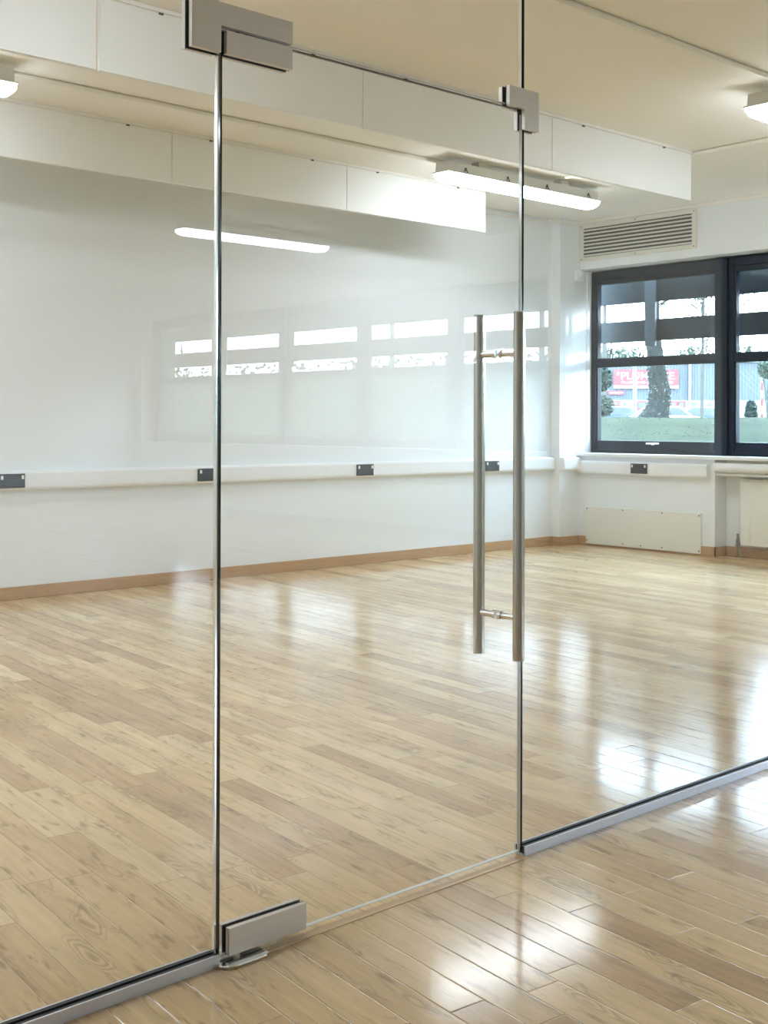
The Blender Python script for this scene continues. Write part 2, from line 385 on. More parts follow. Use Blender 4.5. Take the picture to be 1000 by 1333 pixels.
# ------------------------------------------------------------------ strip lights
def strip_light(loc, label):
    t = thing('strip_light', loc, label, 'ceiling light', 'fluorescent strip lights')
    hl = .93
    bm = BM()
    prism(bm, [(-.075, -.118), (.075, -.118), (.068, -.045), (-.068, -.045)], 'X', -hl+.02, hl-.02, .004)
    h = obj('housing', bm, 'housing', t)
    bm = BM(); box(bm, -hl, hl, -.088, .088, -.128, -.117, .003); obj('rim', bm, 'housing', t)
    # moulded diffuser: tapers to the ends, rounded underside
    bm = BM(); prev = None
    prof = [(-.082, 0), (-.080, -.028), (-.066, -.052), (-.035, -.064), (0, -.067), (.035, -.064), (.066, -.052), (.080, -.028), (.082, 0)]
    for x, s in ((-hl+.006, .0), (-hl+.008, .62), (-hl+.03, .90), (-hl+.09, 1), (hl-.09, 1), (hl-.03, .90), (hl-.008, .62), (hl-.006, .0)):
        cur = [bm.verts.new((x, yy*(.92+.08*s), -.128+zz*s)) for yy, zz in prof]
        if prev:
            for i in range(len(prof)-1): bm.faces.new((prev[i], prev[i+1], cur[i+1], cur[i]))
        prev = cur
    bmesh.ops.remove_doubles(bm, verts=bm.verts, dist=1e-5); bmesh.ops.recalc_face_normals(bm, faces=bm.faces)
    obj('diffuser', bm, 'diffuser', t, smooth=True)
    for x in (-.72, -.24, .24, .78):
        for s in (-1, 1):
            bm = BM(); tube(bm, (x-.012, s*.079, -.085), (x+.012, s*.083, -.125), .004, 8); tube(bm, (x-.012, s*.079, -.085), (x-.030, s*.082, -.108), .004, 8); tube(bm, (x-.014, s*.076, -.085), (x-.014, s*.084, -.085), .008, 8)
            obj('clip', bm, 'dark_metal', h)
    for x in (-.5, .5):
        bm = BM(); box(bm, x-.05, x+.05, -.04, .04, -.046, 0, .003); obj('mounting_bracket', bm, 'housing', t)
    return t
l0 = strip_light((7.45, 6.52, CZ), 'lit fluorescent strip light in the middle, below the nearer row of ceiling boards')
dup(l0, (2.155, 6.52, CZ), 'lit fluorescent strip light whose end just shows at the left edge')
dup(l0, (7.45, 3.86, CZ), 'lit fluorescent strip light whose end just shows at the right edge')
dup(l0, (2.155, 3.86, CZ), 'added unseen strip light above the door, overhead and to the left')  # added fixture out of view, brightens the room
dup(l0, (-2.0, 3.86, CZ), 'added unseen strip light far out to the left, in the row by the glass')  # added fill fixtures beyond the left edge, this and the next
dup(l0, (-2.0, 6.52, CZ), 'added unseen strip light far out to the left, in the row by the back wall')
dup(l0, (7.45, 1.20, CZ), 'added unseen strip light overhead on the near side of the glass, by the windows')  # added fixture out of view, for more general light
dup(l0, (7.475, -5.64, CZ), 'lit fluorescent strip light seen as a white streak reflected in the glass')

# ------------------------------------------------------------------ cable trunking and sockets
def trunking(name, loc, length, axis, label, z0=-.065, z1=.065, depth=.06):
    """dado trunking, running along local x, front facing -y"""
    t = thing(name, loc, label, 'cable trunking', 'white dado trunking', rotz=axis)
    h = z1-z0
    bm = BM(); prism(bm, [(0, z0), (-depth*.86, z0), (-depth, z0+h*.10), (-depth, z1-h*.10), (-depth*.86, z1), (0, z1)], 'X', 0, length, .002)
    obj('body', bm, 'plastic', t)
    bm = BM(); box(bm, .002, length-.002, -depth-.004, -depth+.002, z0+h*.16, z1-h*.13, .0015); obj('lid', bm, 'plastic', t)
    return t
trunking('cable_trunking', (LX+.01, BACK, .812), COLX-LX-.012, 0, 'white dado trunking along the back wall')
trunking('cable_trunking', (COLX, COLY, .812), WX-COLX-.062, 0, 'short white dado trunking across the corner column', -.065, .06)
trunking('cable_trunking', (WX, COLY, .772), COLY-6.20, -math.pi/2, 'white dado trunking under the window, ending at the radiator niche', -.062, .066)
def socket(loc, rot, label):
    t = thing('power_socket', loc, label, 'power socket', 'graphite double sockets', rotz=rot)
    w, h = .094, .048
    bm = BM(); box(bm, -w, w, -.012, 0, -h, h, .004)
    f = obj('faceplate', bm, 'socket', t)
    for sx in (-1, 1):
        bm = BM(); box(bm, sx*.074-.009, sx*.074+.009, -.018, -.010, .010, .036, .003); obj('rocker_switch', bm, 'white_glossy', f)
        for dx, dz, ww, hh in ((0, .006, .004, .009), (-.012, -.022, .008, .004), (.012, -.022, .008, .004)):
            bm = BM(); box(bm, sx*.036+dx-ww/2, sx*.036+dx+ww/2, -.0128, -.0115, dz-hh/2, dz+hh/2)
            obj('pin_hole', bm, 'gap', f)
    return t
SY = BACK-.0635
s0 = socket((3.675, SY, .812), 0, 'dark double socket on the back wall trunking, cut by the left edge')
dup(s0, (5.262, SY, .812), 'dark double socket on the trunking just left of the door edge')
dup(s0, (6.857, SY, .810), 'dark double socket on the trunking at the middle of the glass door')
dup(s0, (8.452, SY, .808), 'dark double socket on the trunking between the two bars of the pull handle')
socket((WX-.0635, 6.94, .780), -math.pi/2, 'dark double socket on the trunking under the window')

# ------------------------------------------------------------------ window wall fittings
t = thing('vent_grille', (WX, 7.026, 3.017), 'cream louvred air vent above the window', 'vent', rotz=-math.pi/2)
hw, hh = .676, .183
bm = BM(); iw, ih = .632, .143
for a in ((-hw, hw, -hh, -ih), (-hw, hw, ih, hh), (-hw, -iw, -ih, ih), (iw, hw, -ih, ih)): box(bm, a[0], a[1], -.016, 0, a[2], a[3], .002)
obj('frame', bm, 'ventslat', t)
bm = BM(); box(bm, -iw, iw, -.003, -.0005, -ih, ih); obj('duct_backing', bm, 'ventback', t)
for i in range(8):
    z = -ih+(i+.5)*2*ih/8
    bm = BM(); prism(bm, [(-.016, z-.012), (-.013, z-.013), (-.002, z+.004), (-.004, z+.007)], 'X', -iw, iw); obj('slat', bm, 'ventslat', t)
for x in (-.655, 0, .655):
    for z in (-.163, .163):
        bm = BM(); tube(bm, (x, -.018, z), (x, -.014, z), .006, 10); obj('screw', bm, 'dark_metal', t)
t = thing('motion_sensor', (9.668, COLY, 2.690), 'small white motion sensor in the corner by the top of the window', 'sensor')
bm = BM(); prism(bm, [(-.052, .058), (.052, .058), (.052, -.045), (.036, -.062), (-.036, -.062), (-.052, -.045)], 'Y', -.042, 0, .010); obj('housing', bm, 'plastic', t, smooth=True)
bm = BM(); bmesh.ops.create_uvsphere(bm, u_segments=16, v_segments=10, radius=.026, matrix=Matrix.LocRotScale((0, -.040, .012), None, (1, .5, .9))); obj('lens', bm, 'white_glossy', t, smooth=True)
t = thing('access_panel', (WX, 6.945, .20), 'flat cream access panel screwed to the wall under the window', 'access panel', rotz=-math.pi/2)
bm = BM(); box(bm, -.662, .660, -.028, 0, -.185, .185, .002); obj('plate', bm, 'cream', t)
for x, z in ((-.645, .165), (-.21, .168), (.24, .168), (.645, .165), (-.645, -.150), (-.21, -.158), (.0, -.160), (.24, -.158), (.645, -.160)):
    bm = BM(); tube(bm, (x, -.031, z), (x, -.027, z), .007, 10); obj('screw', bm, 'dark_metal', t)
# radiator in the niche
t = thing('radiator', (FX, 5.22, 0), 'cream panel radiator in the niche under the window', 'radiator', rotz=-math.pi/2)
bm = BM(); box(bm, -.73, .73, -.095, -.055, .11, .70, .010)
p = obj('panel', bm, 'cream', t)
bm = BM()
for i in range(26): box(bm, -.70+i*.055, -.68+i*.055, -.098, -.093, .155, .168, .002)
obj('weld_marks', bm, 'cream', p)
bm = BM(); box(bm, -.71, .71, -.055, -.030, .12, .69); obj('convector', bm, 'ventback', t)
bm = BM(); box(bm, -.735, .735, -.10, -.02, .700, .712, .003); obj('top_cover', bm, 'cream', t)
for x in (-.5, .5):
    bm = BM(); box(bm, x-.02, x+.02, -.04, 0, .2, .6); obj('wall_bracket', bm, 'cream', t)
bm = BM(); tube(bm, (-.765, -.075, .001), (-.765, -.075, .12), .009, 10); tube(bm, (-.765, -.075, .085), (-.765, -.075, .165), .017, 12); tube(bm, (-.765, -.075, .165), (-.765, -.075, .215), .011, 10); tube(bm, (-.765, -.075, .13), (-.715, -.075, .13), .009, 10)
tube(bm, (-.765, -.075, .10), (-.765, -.075, .115), .023, 6)
obj('valve', bm, 'valve_metal', t, smooth=True)
def heat_pipe(r, x, z, label):
    t = thing('heating_pipe', (x, 6.148, z), label, 'pipe', 'heating pipes above the radiator')
    bm = BM(); tube(bm, (0, 0, 0), (0, -2.9, 0), r, 18); obj('pipe', bm, 'plastic', t, smooth=True)
    for f in (.57, 1.7):
        bm = BM(); tube(bm, (0, -f-.015, 0), (0, -f+.015, 0), r*1.15, 18); tube(bm, (0, -f, 0), (FX-x, -f, 0), r*.4, 8); obj('saddle_clip', bm, 'plastic', t, smooth=True)
heat_pipe(.042, WX-.01, .815, 'thick white pipe below the sill over the radiator niche')
heat_pipe(.014, WX+.02, .752, 'thin white pipe just under the thick one over the radiator niche')

# ------------------------------------------------------------------ glass partition
y0, y1 = GY-GT/2, GY+GT/2
XL, XR = 1.5615, 2.5885           # the two joints
DZ0, DZ1 = .013, 2.0925
def glass_sheet(name, x0, x1, z0, z1, label, cat, edges, group=None):
    t = thing(name, ((x0+x1)/2, GY, z0), label, cat, group)
    cx, cz = (x0+x1)/2, z0
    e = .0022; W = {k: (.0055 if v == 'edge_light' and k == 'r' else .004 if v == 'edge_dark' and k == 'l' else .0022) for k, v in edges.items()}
    bm = BM(); box(bm, x0+W.get('l', e)-cx, x1-W.get('r', e)-cx, -GT/2, GT/2, z0+e-cz, z1-e-cz); obj('glass_pane', bm, 'glass', t)
    for side, mat in edges.items():
        b = {'l': (x0-cx, x0+W.get('l', e)-cx, z0-cz, z1-cz), 'r': (x1-W.get('r', e)-cx, x1-cx, z0-cz, z1-cz), 'b': (x0+e-cx, x1-e-cx, 0, e), 't': (x0+e-cx, x1-e-cx, z1-cz-e, z1-cz)}[side]
        bm = BM()
        if side == 'r' and mat == 'edge_light':     # polished edge with a shallow bevel towards the room
            prism(bm, [(b[0], -GT/2), (b[1]-.0006, -GT/2+.0016), (b[1], -GT/2+.0024), (b[1], GT/2-.0024), (b[1]-.0006, GT/2-.0016), (b[0], GT/2)], 'Z', b[2], b[3]); obj('polished_edge', bm, 'edge_mirror', t)
        else:
            box(bm, b[0], b[1], -GT/2, GT/2, b[2], b[3]); obj('polished_edge', bm, mat, t)
    return t
PG = 'fixed clear glass panels'
glass_sheet('glass_panel', LX+.01, XL-.001, .010, CZ-.001, 'fixed clear glass panel left of the door, standing in a floor channel', 'glass panel', {'r': 'edge_light'}, PG)
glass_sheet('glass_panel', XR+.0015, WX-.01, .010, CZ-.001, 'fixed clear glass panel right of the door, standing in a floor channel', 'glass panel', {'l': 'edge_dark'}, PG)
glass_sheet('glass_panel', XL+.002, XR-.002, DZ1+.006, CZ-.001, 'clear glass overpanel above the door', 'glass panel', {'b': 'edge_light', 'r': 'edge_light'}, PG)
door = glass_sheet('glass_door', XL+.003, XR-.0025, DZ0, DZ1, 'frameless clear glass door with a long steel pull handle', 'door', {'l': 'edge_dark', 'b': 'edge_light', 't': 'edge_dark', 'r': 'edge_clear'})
dx, dz = door.location.x, door.location.z
PT = .0125                         # plate thickness, in front of and behind the glass
def plates(name, outline, parent, ox=0, oz=0, mat='steel'):
    """a clamp fitting: two steel plates with black gaskets either side of the glass"""
    pts = [(x-ox, z-oz) for x, z in outline]
    cxm = sum(x for x, z in pts)/len(pts); czm = sum(z for x, z in pts)/len(pts)
    objs = []
    bm = BM(); prism(bm, pts, 'Y', -GT/2-.003-PT, -GT/2-.003, .0008); front = obj(name, bm, mat, parent)
    bm = BM(); prism(bm, pts, 'Y', GT/2+.003, GT/2+.003+PT, .0008); obj('rear_plate', bm, mat, front)
    for a, b in ((-GT/2-.003, -GT/2-.0001), (GT/2+.0001, GT/2+.003)):
        bm = BM(); prism(bm, pts, 'Y', a, b); obj('gasket', bm, 'gap', front)
    return front
plates('top_patch', [(1.570, 2.0385), (1.757, 2.0385), (1.757, 2.0905), (1.570, 2.0905)], door, dx, dz)
plates('bottom_patch', [(1.584, .016), (1.806, .016), (1.806, .078), (1.584, .078)], door, dx, dz)
bm = BM(); box(bm, 1.590-dx, 1.800-dx, -GT/2-.003, GT/2+.003, .0775-dz, .0788-dz); 
t = thing('corner_patch', (1.56, GY, 2.09), 'large L-shaped steel clamp joining overpanel and left panel above the door hinge', 'clamp fitting', 'steel glass clamps')
plates('front_plate', [(1.478, 2.0375), (1.5555, 2.0375), (1.5555, 2.098), (1.757, 2.098), (1.757, 2.1505), (1.478, 2.1505)], t, 1.56, 2.09)
bm = BM(); tube(bm, (.05, 0, .0), (.05, 0, .012), .006, 10); tube(bm, (.075, 0, .0), (.075, 0, .012), .004, 10); obj('pivot_pin', bm, 'chrome', t)
t = thing('strike_patch', (2.6, GY, 2.09), 'small L-shaped steel clamp at the upper right corner of the door', 'clamp fitting', 'steel glass clamps')
plates('front_plate', [(2.516, 2.0915), (2.580, 2.0915), (2.580, 2.0365), (2.640, 2.0365), (2.640, 2.1485), (2.516, 2.1485)], t, 2.6, 2.09)
bm = BM(); box(bm, -.018, -.004, -GT/2-.004, GT/2+.004, -.010, .006, .002); obj('stop_block', bm, 'gap', t)
# pull handle, two bars through-bolted to the door
HX = 2.498-dx; off = .0737; HZ0, HZ1 = .570-dz, 1.515-dz; HR = .0163
bm = BM(); tube(bm, (HX, -off, HZ0), (HX, -off, HZ1), HR, 40); hb = obj('pull_handle', bm, 'handle_steel', door, smooth=True)
bm = BM(); tube(bm, (HX, off, HZ0), (HX, off, HZ1), HR, 40); obj('inner_bar', bm, 'handle_steel', hb, smooth=True)
for z in (HZ0, HZ1):
    for yy in (-off, off):
        bm = BM(); s = 1 if z == HZ1 else -1; tube(bm, (HX, yy, z), (HX, yy, z+s*.002), HR*.97, 40); obj('end_cap', bm, 'steel', hb)
for z in (.6845-dz, 1.4055-dz):
    for s in (-1, 1):
        bm = BM(); tube(bm, (HX, s*(off-HR*.8), z), (HX, s*(GT/2+.010), z), .0098, 24); tube(bm, (HX, s*(GT/2+.0002), z), (HX, s*(GT/2+.010), z), .0135, 24)
        obj('standoff', bm, 'chrome', hb, smooth=True)
bm = BM(); box(bm, XL+.05, XR-.004, GY-.034, GY-.007, .0003, .0022, .0006); tag(obj('trim_6', bm, 'reflection_strip'), kind='structure')  # added strip standing for shade and reflection under the door edge
# floor pivot plate
t = thing('floor_pivot', (1.615, GY, 0), 'low steel pivot plate on the floor under the door hinge', 'pivot')
bm = BM(); pts = [(-.064, .045), (-.064, -.030), (-.050, -.046), (-.030, -.052), (.052, -.052), (.064, -.040), (.064, .045)]
prism(bm, pts, 'Z', .0005, .0075, .002); obj('cover_plate', bm, 'chrome', t)
bm = BM(); tube(bm, (0, 0, .004), (0, 0, .016), .012, 16); obj('spindle', bm, 'chrome', t)
# floor channels
def channel(x0, x1, label):
    t = thing('floor_channel', (x0, GY, 0), label, 'glass channel', 'aluminium floor channels'); l = x1-x0
    bm = BM(); prism(bm, [(-.020, .0005), (.020, .0005), (.020, .027), (.0155, .027), (.0155, .006), (-.0155, .006), (-.0155, .027), (-.020, .027)], 'X', 0, l); obj('channel', bm, 'channel', t)
    for a, b in ((-.0153, -GT/2-.0002), (GT/2+.0002, .0153)):
        bm = BM(); box(bm, .0005, l-.0005, a, b, .0065, .0262); obj('gasket', bm, 'gap', t)
    return t
channel(LX+.01, XL-.002, 'aluminium floor channel under the glass left of the door')
channel(XR+.002, WX-.02, 'aluminium floor channel under the glass right of the door')

# ------------------------------------------------------------------ outside
HD = R_(42.381)
def view(lat, dep, z=0.0):                 # local frame of the street: across the street front, distance, height
    return Vector((lat*math.cos(HD)+dep*math.sin(HD), -lat*math.sin(HD)+dep*math.cos(HD), z))
ROT = -HD
# sun shade blades outside the glass
t = thing('sun_shade', (10.25, 0, 0), 'grey horizontal sun shade blades fixed outside the windows', 'sun shade')
for z0, z1 in ((2.045, 2.262), (2.440, 2.80)):
    bm = BM(); box(bm, 0, .035, FY, 8.6, z0, z1, .004); obj('blade', bm, 'louver', t)
for i in range(12):
    yb = 7.235-1.58*i
    bm = BM(); box(bm, -.03, -.001, yb-.062, yb+.062, 1.99, 2.82, .004); box(bm, -.225, -.03, yb-.02, yb+.02, 2.80, 2.85); obj('bracket', bm, 'bracket', t)
for ys, n in strips[:2]:  # added unseen fins that keep sun beams off the back wall
    for i in range(n+1):
        yb = ys-.06-PITCH*i
        if yb > 5.5: continue
        bm = BM(); box(bm, OX-10.25, .22, yb-.045, yb+.045, .75, 2.84, .004); obj('added_fin', bm, 'louver', t)
# ground
def gz(x, y):
    s = x*math.sin(R_(55))+y*math.cos(R_(55))
    def ss(a, b, v):
        v = max(0, min(1, (v-a)/(b-a))); return v*v*(3-2*v)
    return .78+.52*ss(10.5, 19.0, s)-.5*ss(21.5, 32.0, s)+.02*math.sin(x*1.7+y*.9)*math.cos(y*1.3)
bm = BM(); nx, ny = 60, 90; grid = []
for i in range(nx+1):
    xx = OX+.02+(i/nx)**1.4*34
    grid.append([bm.verts.new((xx, yy, gz(xx, yy))) for yy in [(-16+44*j/ny) for j in range(ny+1)]])
for i in range(nx):
    for j in range(ny): bm.faces.new((grid[i][j], grid[i+1][j], grid[i+1][j+1], grid[i][j+1]))
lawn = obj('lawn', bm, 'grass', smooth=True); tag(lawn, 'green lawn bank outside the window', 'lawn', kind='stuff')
bm = BM()
for k in range(7000):
    xx = random.uniform(10.4, 22); yy = random.uniform(3, 16); z = gz(xx, yy)
    a = random.uniform(0, 6.28); h = random.uniform(.006, .014); w = .006
    v = [bm.verts.new((xx-w*math.cos(a), yy-w*math.sin(a), z)), bm.verts.new((xx+w*math.cos(a), yy+w*math.sin(a), z)), bm.verts.new((xx+random.uniform(-.02, .02), yy+random.uniform(-.02, .02), z+h))]
    bm.faces.new(v)
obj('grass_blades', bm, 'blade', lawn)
bm = BM(); box(bm, -40, 110, 30, 130, .60, .70); g = obj('car_park', bm, 'asphalt'); g.rotation_euler = (0, 0, ROT); tag(g, kind='structure')
def leaves(bm, n, fn, size):
    for k in range(n):
        c = Vector(fn()); s = size*random.uniform(.6, 1.4)
        nrm = Vector((random.gauss(0, 1), random.gauss(0, 1), random.gauss(0, 1))).normalized(); u = nrm.orthogonal().normalized(); w = nrm.cross(u)
        a = random.uniform(0, 6.28); u, w = u*math.cos(a)+w*math.sin(a), w*math.cos(a)-u*math.sin(a)
        bm.faces.new([bm.verts.new(c+u*s), bm.verts.new(c+w*s*.5), bm.verts.new(c-u*s), bm.verts.new(c-w*s*.5)])
def ell(c, r):
    def f():
        v = Vector((random.gauss(0, 1), random.gauss(0, 1), random.gauss(0, 1))).normalized()*(random.random()**.4)
        return (c[0]+v.x*r[0], c[1]+v.y*r[1], c[2]+v.z*r[2])
    return f
# the big trunk
D = 19.5; q = D/1582.4
def lat(px): return (px-500)*q
base = view(lat(857), D, 0); zb = gz(base.x, base.y)
t = thing('tree', (base.x, base.y, zb), 'thick dark leaning tree trunk with ivy on the lawn outside', 'tree', rotz=ROT)
secs = []
for py, x0, x1 in ((548, 826, 874), (540, 829, 871), (535, 833, 871), (528, 838, 871), (520, 842.5, 872), (510, 844.5, 872.5), (500, 845.5, 872), (488, 844, 869), (478, 843, 867), (462, 842, 864.5), (445, 841, 862), (400, 839, 857), (330, 837, 853), (312, 838, 850)):
    z = 1.214+(546-py)*q-zb
    secs.append((((x0+x1)/2*q-857*q, 0, z), (x1-x0)/2*q, (x1-x0)/2*q))
bm = BM(); rings(bm, secs, 18, .10); tr = obj('trunk', bm, 'bark', t, smooth=True)
bm = BM()
def onbark():
    k = random.randrange(1, len(secs)-2); f = random.random(); a = random.uniform(0, 6.28)
    c0, r0, _ = secs[k]; c1, r1, _ = secs[k+1]; r = (r0*(1-f)+r1*f)*1.05
    return (c0[0]*(1-f)+c1[0]*f+r*math.cos(a), r*math.sin(a), c0[2]*(1-f)+c1[2]*f)
leaves(bm, 1000, onbark, .017); obj('ivy', bm, 'ivy', t)
zt = secs[-1][0][2]; xt = secs[-1][0][0]
for a, l in ((.3, 2.2), (2.2, 2.0), (4.0, 2.4), (5.3, 1.8)):
    bm = BM(); tube(bm, (xt, 0, zt-.7), (xt+l*.7*math.cos(a), l*.7*math.sin(a), zt-.3), .06, 8, .03); obj('branch', bm, 'bark', t)
bm = BM(); leaves(bm, 2200, ell((xt+.1, 0, 3.60-zb), (1.9, 1.9, .32)), .07); obj('crown', bm, 'foliage', t)
t = thing('added_tree', (15.4, 1.3, .8), 'added unseen bushy tree screening sky light from the corner column', 'tree')  # added out of view, cuts sky light on the corner column
bm = BM(); tube(bm, (0, 0, -.2), (0, 0, 4), .16, 10, .08); obj('trunk', bm, 'bark', t)
bm = BM(); leaves(bm, 6000, ell((0, 0, 3.6), (2.3, 2.3, 3.1)), .13); obj('crown', bm, 'foliage', t)
# shrubs near the trunk
def shrub(px0, px1, py0, py1, D, mat, label, n=1400, size=.035):
    q = D/1582.4; c = view(((px0+px1)/2-500)*q, D); z0 = gz(c.x, c.y)
    t = thing('shrub', (c.x, c.y, z0), label, 'shrub', rotz=ROT)
    za, zb_ = 1.214+(546-py1)*q-z0, 1.214+(546-py0)*q-z0; w = (px1-px0)/2*q
    bm = BM(); tube(bm, (0, 0, -.1), (.05, 0, (za+zb_)/2), .03, 8, .012)
    for k in range(5): tube(bm, (0, 0, .1+.2*k*(zb_-0)/2), (random.uniform(-w, w)*.8, random.uniform(-.2, .2), za+(zb_-za)*random.uniform(.3, .9)), .012, 6, .005)
    obj('stem', bm, 'twig', t)
    bm = BM(); leaves(bm, n, ell((0, 0, (za+zb_)/2), (w, w, (zb_-za)/2)), size); obj('foliage', bm, mat, t)
shrub(760, 797, 470, 507, 21, 'foliage', 'dark green shrub branch at the upper left of the lower window pane')
shrub(757, 800, 508, 540, 22, 'foliage_pale', 'low grey-green shrub at the left edge of the window')
shrub(970, 986, 515, 548, 24, 'foliage', 'dark shrub by the mesh fence in the right hand window', 900)
shrub(986, 1012, 462, 488, 24, 'foliage_pale', 'pale leafy shrub above the striped pole in the right hand window', 600)
# slim tree to the right of the trunk
def slim(px, D, w, label, py0=548, top=5.2):
    q = D/1582.4; c = view((px-500)*q, D); z0 = gz(c.x, c.y) if D < 34 else .70
    t = thing('slim_tree', (c.x, c.y, z0), label, 'tree', rotz=ROT)
    bm = BM(); tube(bm, (0, 0, -.2), (.05, 0, top-z0), w, 10, w*.55); obj('trunk', bm, 'twig', t, smooth=True)
    bm = BM()
    for k in range(70):
        zz = random.uniform(top*.55, top)-z0; a = random.uniform(0, 6.28); l = random.uniform(.5, 1.7)
        p = Vector((0, 0, zz)); e = p+Vector((l*math.cos(a), l*math.sin(a), random.uniform(.1, .9)))
        tube(bm, p, e, .016, 5, .006)
        for j in range(3):
            s = p.lerp(e, random.uniform(.4, .95)); tube(bm, s, s+Vector((random.uniform(-.5, .5), random.uniform(-.4, .4), random.uniform(.0, .5))), .008, 4, .004)
    obj('twigs', bm, 'twig', t)
    bm = BM(); leaves(bm, 500, ell((0, 0, top*.85-z0), (1.6, 1.6, 1.1)), .045); obj('foliage', bm, 'foliage_pale', t)
slim(913.5, 30, .05, 'slim pale tree right of the thick trunk')
# post in front of the shop
def post(px, D, w, h, label):
    q = D/1582.4; c = view((px-500)*q, D, .70)
    t = thing('sign_post', tuple(c), label, 'post', rotz=ROT)
    bm = BM(); tube(bm, (0, 0, 0), (0, 0, h), w, 16); obj('pole', bm, 'post', t, smooth=True)
    bm = BM(); tube(bm, (0, 0, 0), (0, 0, .05), w*1.8, 16); obj('base_plate', bm, 'post', t)
    bm = BM(); tube(bm, (0, 0, h), (0, 0, h+.03), w*1.05, 16); obj('cap', bm, 'post', t)
post(826.5, 40, .065, 2.45, 'grey post left of the thick tree trunk')
# striped pole and fence in the right hand window
c = view((992-500)*25/1582.4, 25); z0 = gz(c.x, c.y)
t = thing('striped_pole', (c.x, c.y, z0), 'red and white striped pole in the right hand window', 'pole')
for k in range(8):
    bm = BM(); tube(bm, (0, 0, k*.16), (0, 0, k*.16+.16), .03, 12); obj('band', bm, 'red' if k % 2 else 'sign_white', t)
c0 = view((955-500)*26/1582.4, 26)
t = thing('mesh_fence', (c0.x, c0.y, gz(c0.x, c0.y)-.05), 'wire mesh fence across the right hand window', 'fence', rotz=ROT)
bm = BM(); L_, H_ = 5.0, 1.35
for k in range(-11, 42):
    for s in (1, -1):
        xa = k*.12; 
        pa, pb = ((xa, 0), (xa+H_, H_)) if s > 0 else ((xa+H_, 0), (xa, H_))
        if min(pa[0], pb[0]) < 0 or max(pa[0], pb[0]) > L_: continue
        tube(bm, (pa[0], 0, pa[1]), (pb[0], 0, pb[1]), .005, 4)
obj('wire_mesh', bm, 'post', t)
for x in (0, 2.5, 5.0):
    bm = BM(); tube(bm, (x, 0, -.1), (x, 0, H_+.1), .025, 10); obj('fence_post', bm, 'post', t)
# shop unit across the car park
SD = 80.0; q8 = SD/1582.4
o3 = view(0, SD, .70)
shop = thing('shop_unit', tuple(o3), 'pale ribbed trade unit across the car park', 'building', rotz=ROT)
bm = BM(); box(bm, 8, 48, 0, 14, 0, 4.55); obj('wall', bm, 'clad', shop)
bm = BM(); box(bm, 7.8, 48.2, -.15, 14.2, 4.55, 4.75); obj('roof_edge', bm, 'sign_white', shop)
def X8(px): return (px-500)*q8
def Z8(py): return 1.214+(546-py)*q8-.70
bm = BM(); box(bm, X8(770), X8(1000), -.04, 0, .0, Z8(516)); obj('shopfront_band', bm, 'sign_white', shop)
def shopwin(px0, px1, py0, py1, fr):
    bm = BM(); box(bm, X8(px0), X8(px1), -.10, -.03, Z8(py1), Z8(py0)); f = obj('window_frame', bm, fr, shop)
    bm = BM(); m = .10; box(bm, X8(px0)+m, X8(px1)-m, -.12, -.09, Z8(py1)+m, Z8(py0)-m); obj('pane', bm, 'darkglass', f)
shopwin(797, 807, 517, 524, 'red'); shopwin(809, 817, 517, 527, 'sign_white'); shopwin(828, 846, 517, 529, 'red'); shopwin(872, 881, 517, 530, 'red'); shopwin(882, 892, 517, 530, 'red'); shopwin(895, 908, 517, 534, 'sign_white'); shopwin(918, 928, 517, 530, 'sign_white')
bm = BM(); box(bm, X8(896), X8(899), -.2, 0, 0, 4.5); obj('downpipe', bm, 'sign_white', shop)
def text(name, s, x, z, h, width, parent, y):
    cu = bpy.data.curves.new(name, 'FONT'); cu.body = s; cu.size = h/.70; cu.extrude = .01; cu.offset = .02*h; cu.align_x = 'LEFT'
    o = bpy.data.objects.new(name, cu); COL.objects.link(o)
    bpy.context.view_layer.update()
    w = o.dimensions.x
    me = bpy.data.meshes.new_from_object(o); bpy.data.objects.remove(o)
    m = bpy.data.objects.new(name, me); COL.objects.link(m); me.materials.clear(); me.materials.append(MT['sign_white'])
    m.rotation_euler = (math.pi/2, 0, 0); m.scale = (width/w, 1, 1); m.location = (x, y, z); m.parent = parent
    return m
c = view(X8(840.5), SD-.12, 1.214+(546-487)*q8)
t = thing('shop_sign', tuple(c), 'large red shop sign with white lettering behind the tree trunk', 'sign', rotz=ROT)
bm = BM(); box(bm, X8(798)-X8(840.5), X8(883)-X8(840.5), -.03, .0, -.50, .55); obj('board', bm, 'red', t)
bm = BM(); box(bm, X8(798)-X8(840.5), X8(883)-X8(840.5), -.03, .0, -.71, -.505); obj('lower_strip', bm, 'sign_white', t)
text('lettering', 'PLUMBASE', X8(807)-X8(840.5), -.10, .48, X8(876)-X8(807), t, -.04)
text('lettering', 'PLUMBING & HEATING', X8(808)-X8(840.5), -.38, .16, X8(875)-X8(808), t, -.04)
bm = BM(); box(bm, X8(802.5)-X8(840.5), X8(806)-X8(840.5), -.045, -.03, .17, .38); obj('logo_mark', bm, 'sign_white', t)
c = view(X8(801.5), SD-.12, 1.214+(546-506.5)*q8)
t = thing('small_sign', tuple(c), 'small red sign strip under the large shop sign', 'sign', rotz=ROT)
bm = BM(); box(bm, -.53, .53, -.03, 0, -.13, .13); obj('board', bm, 'red', t)
bm = BM(); box(bm, -.40, .40, -.035, -.03, -.04, .03); obj('white_stripe', bm, 'sign_white', t)
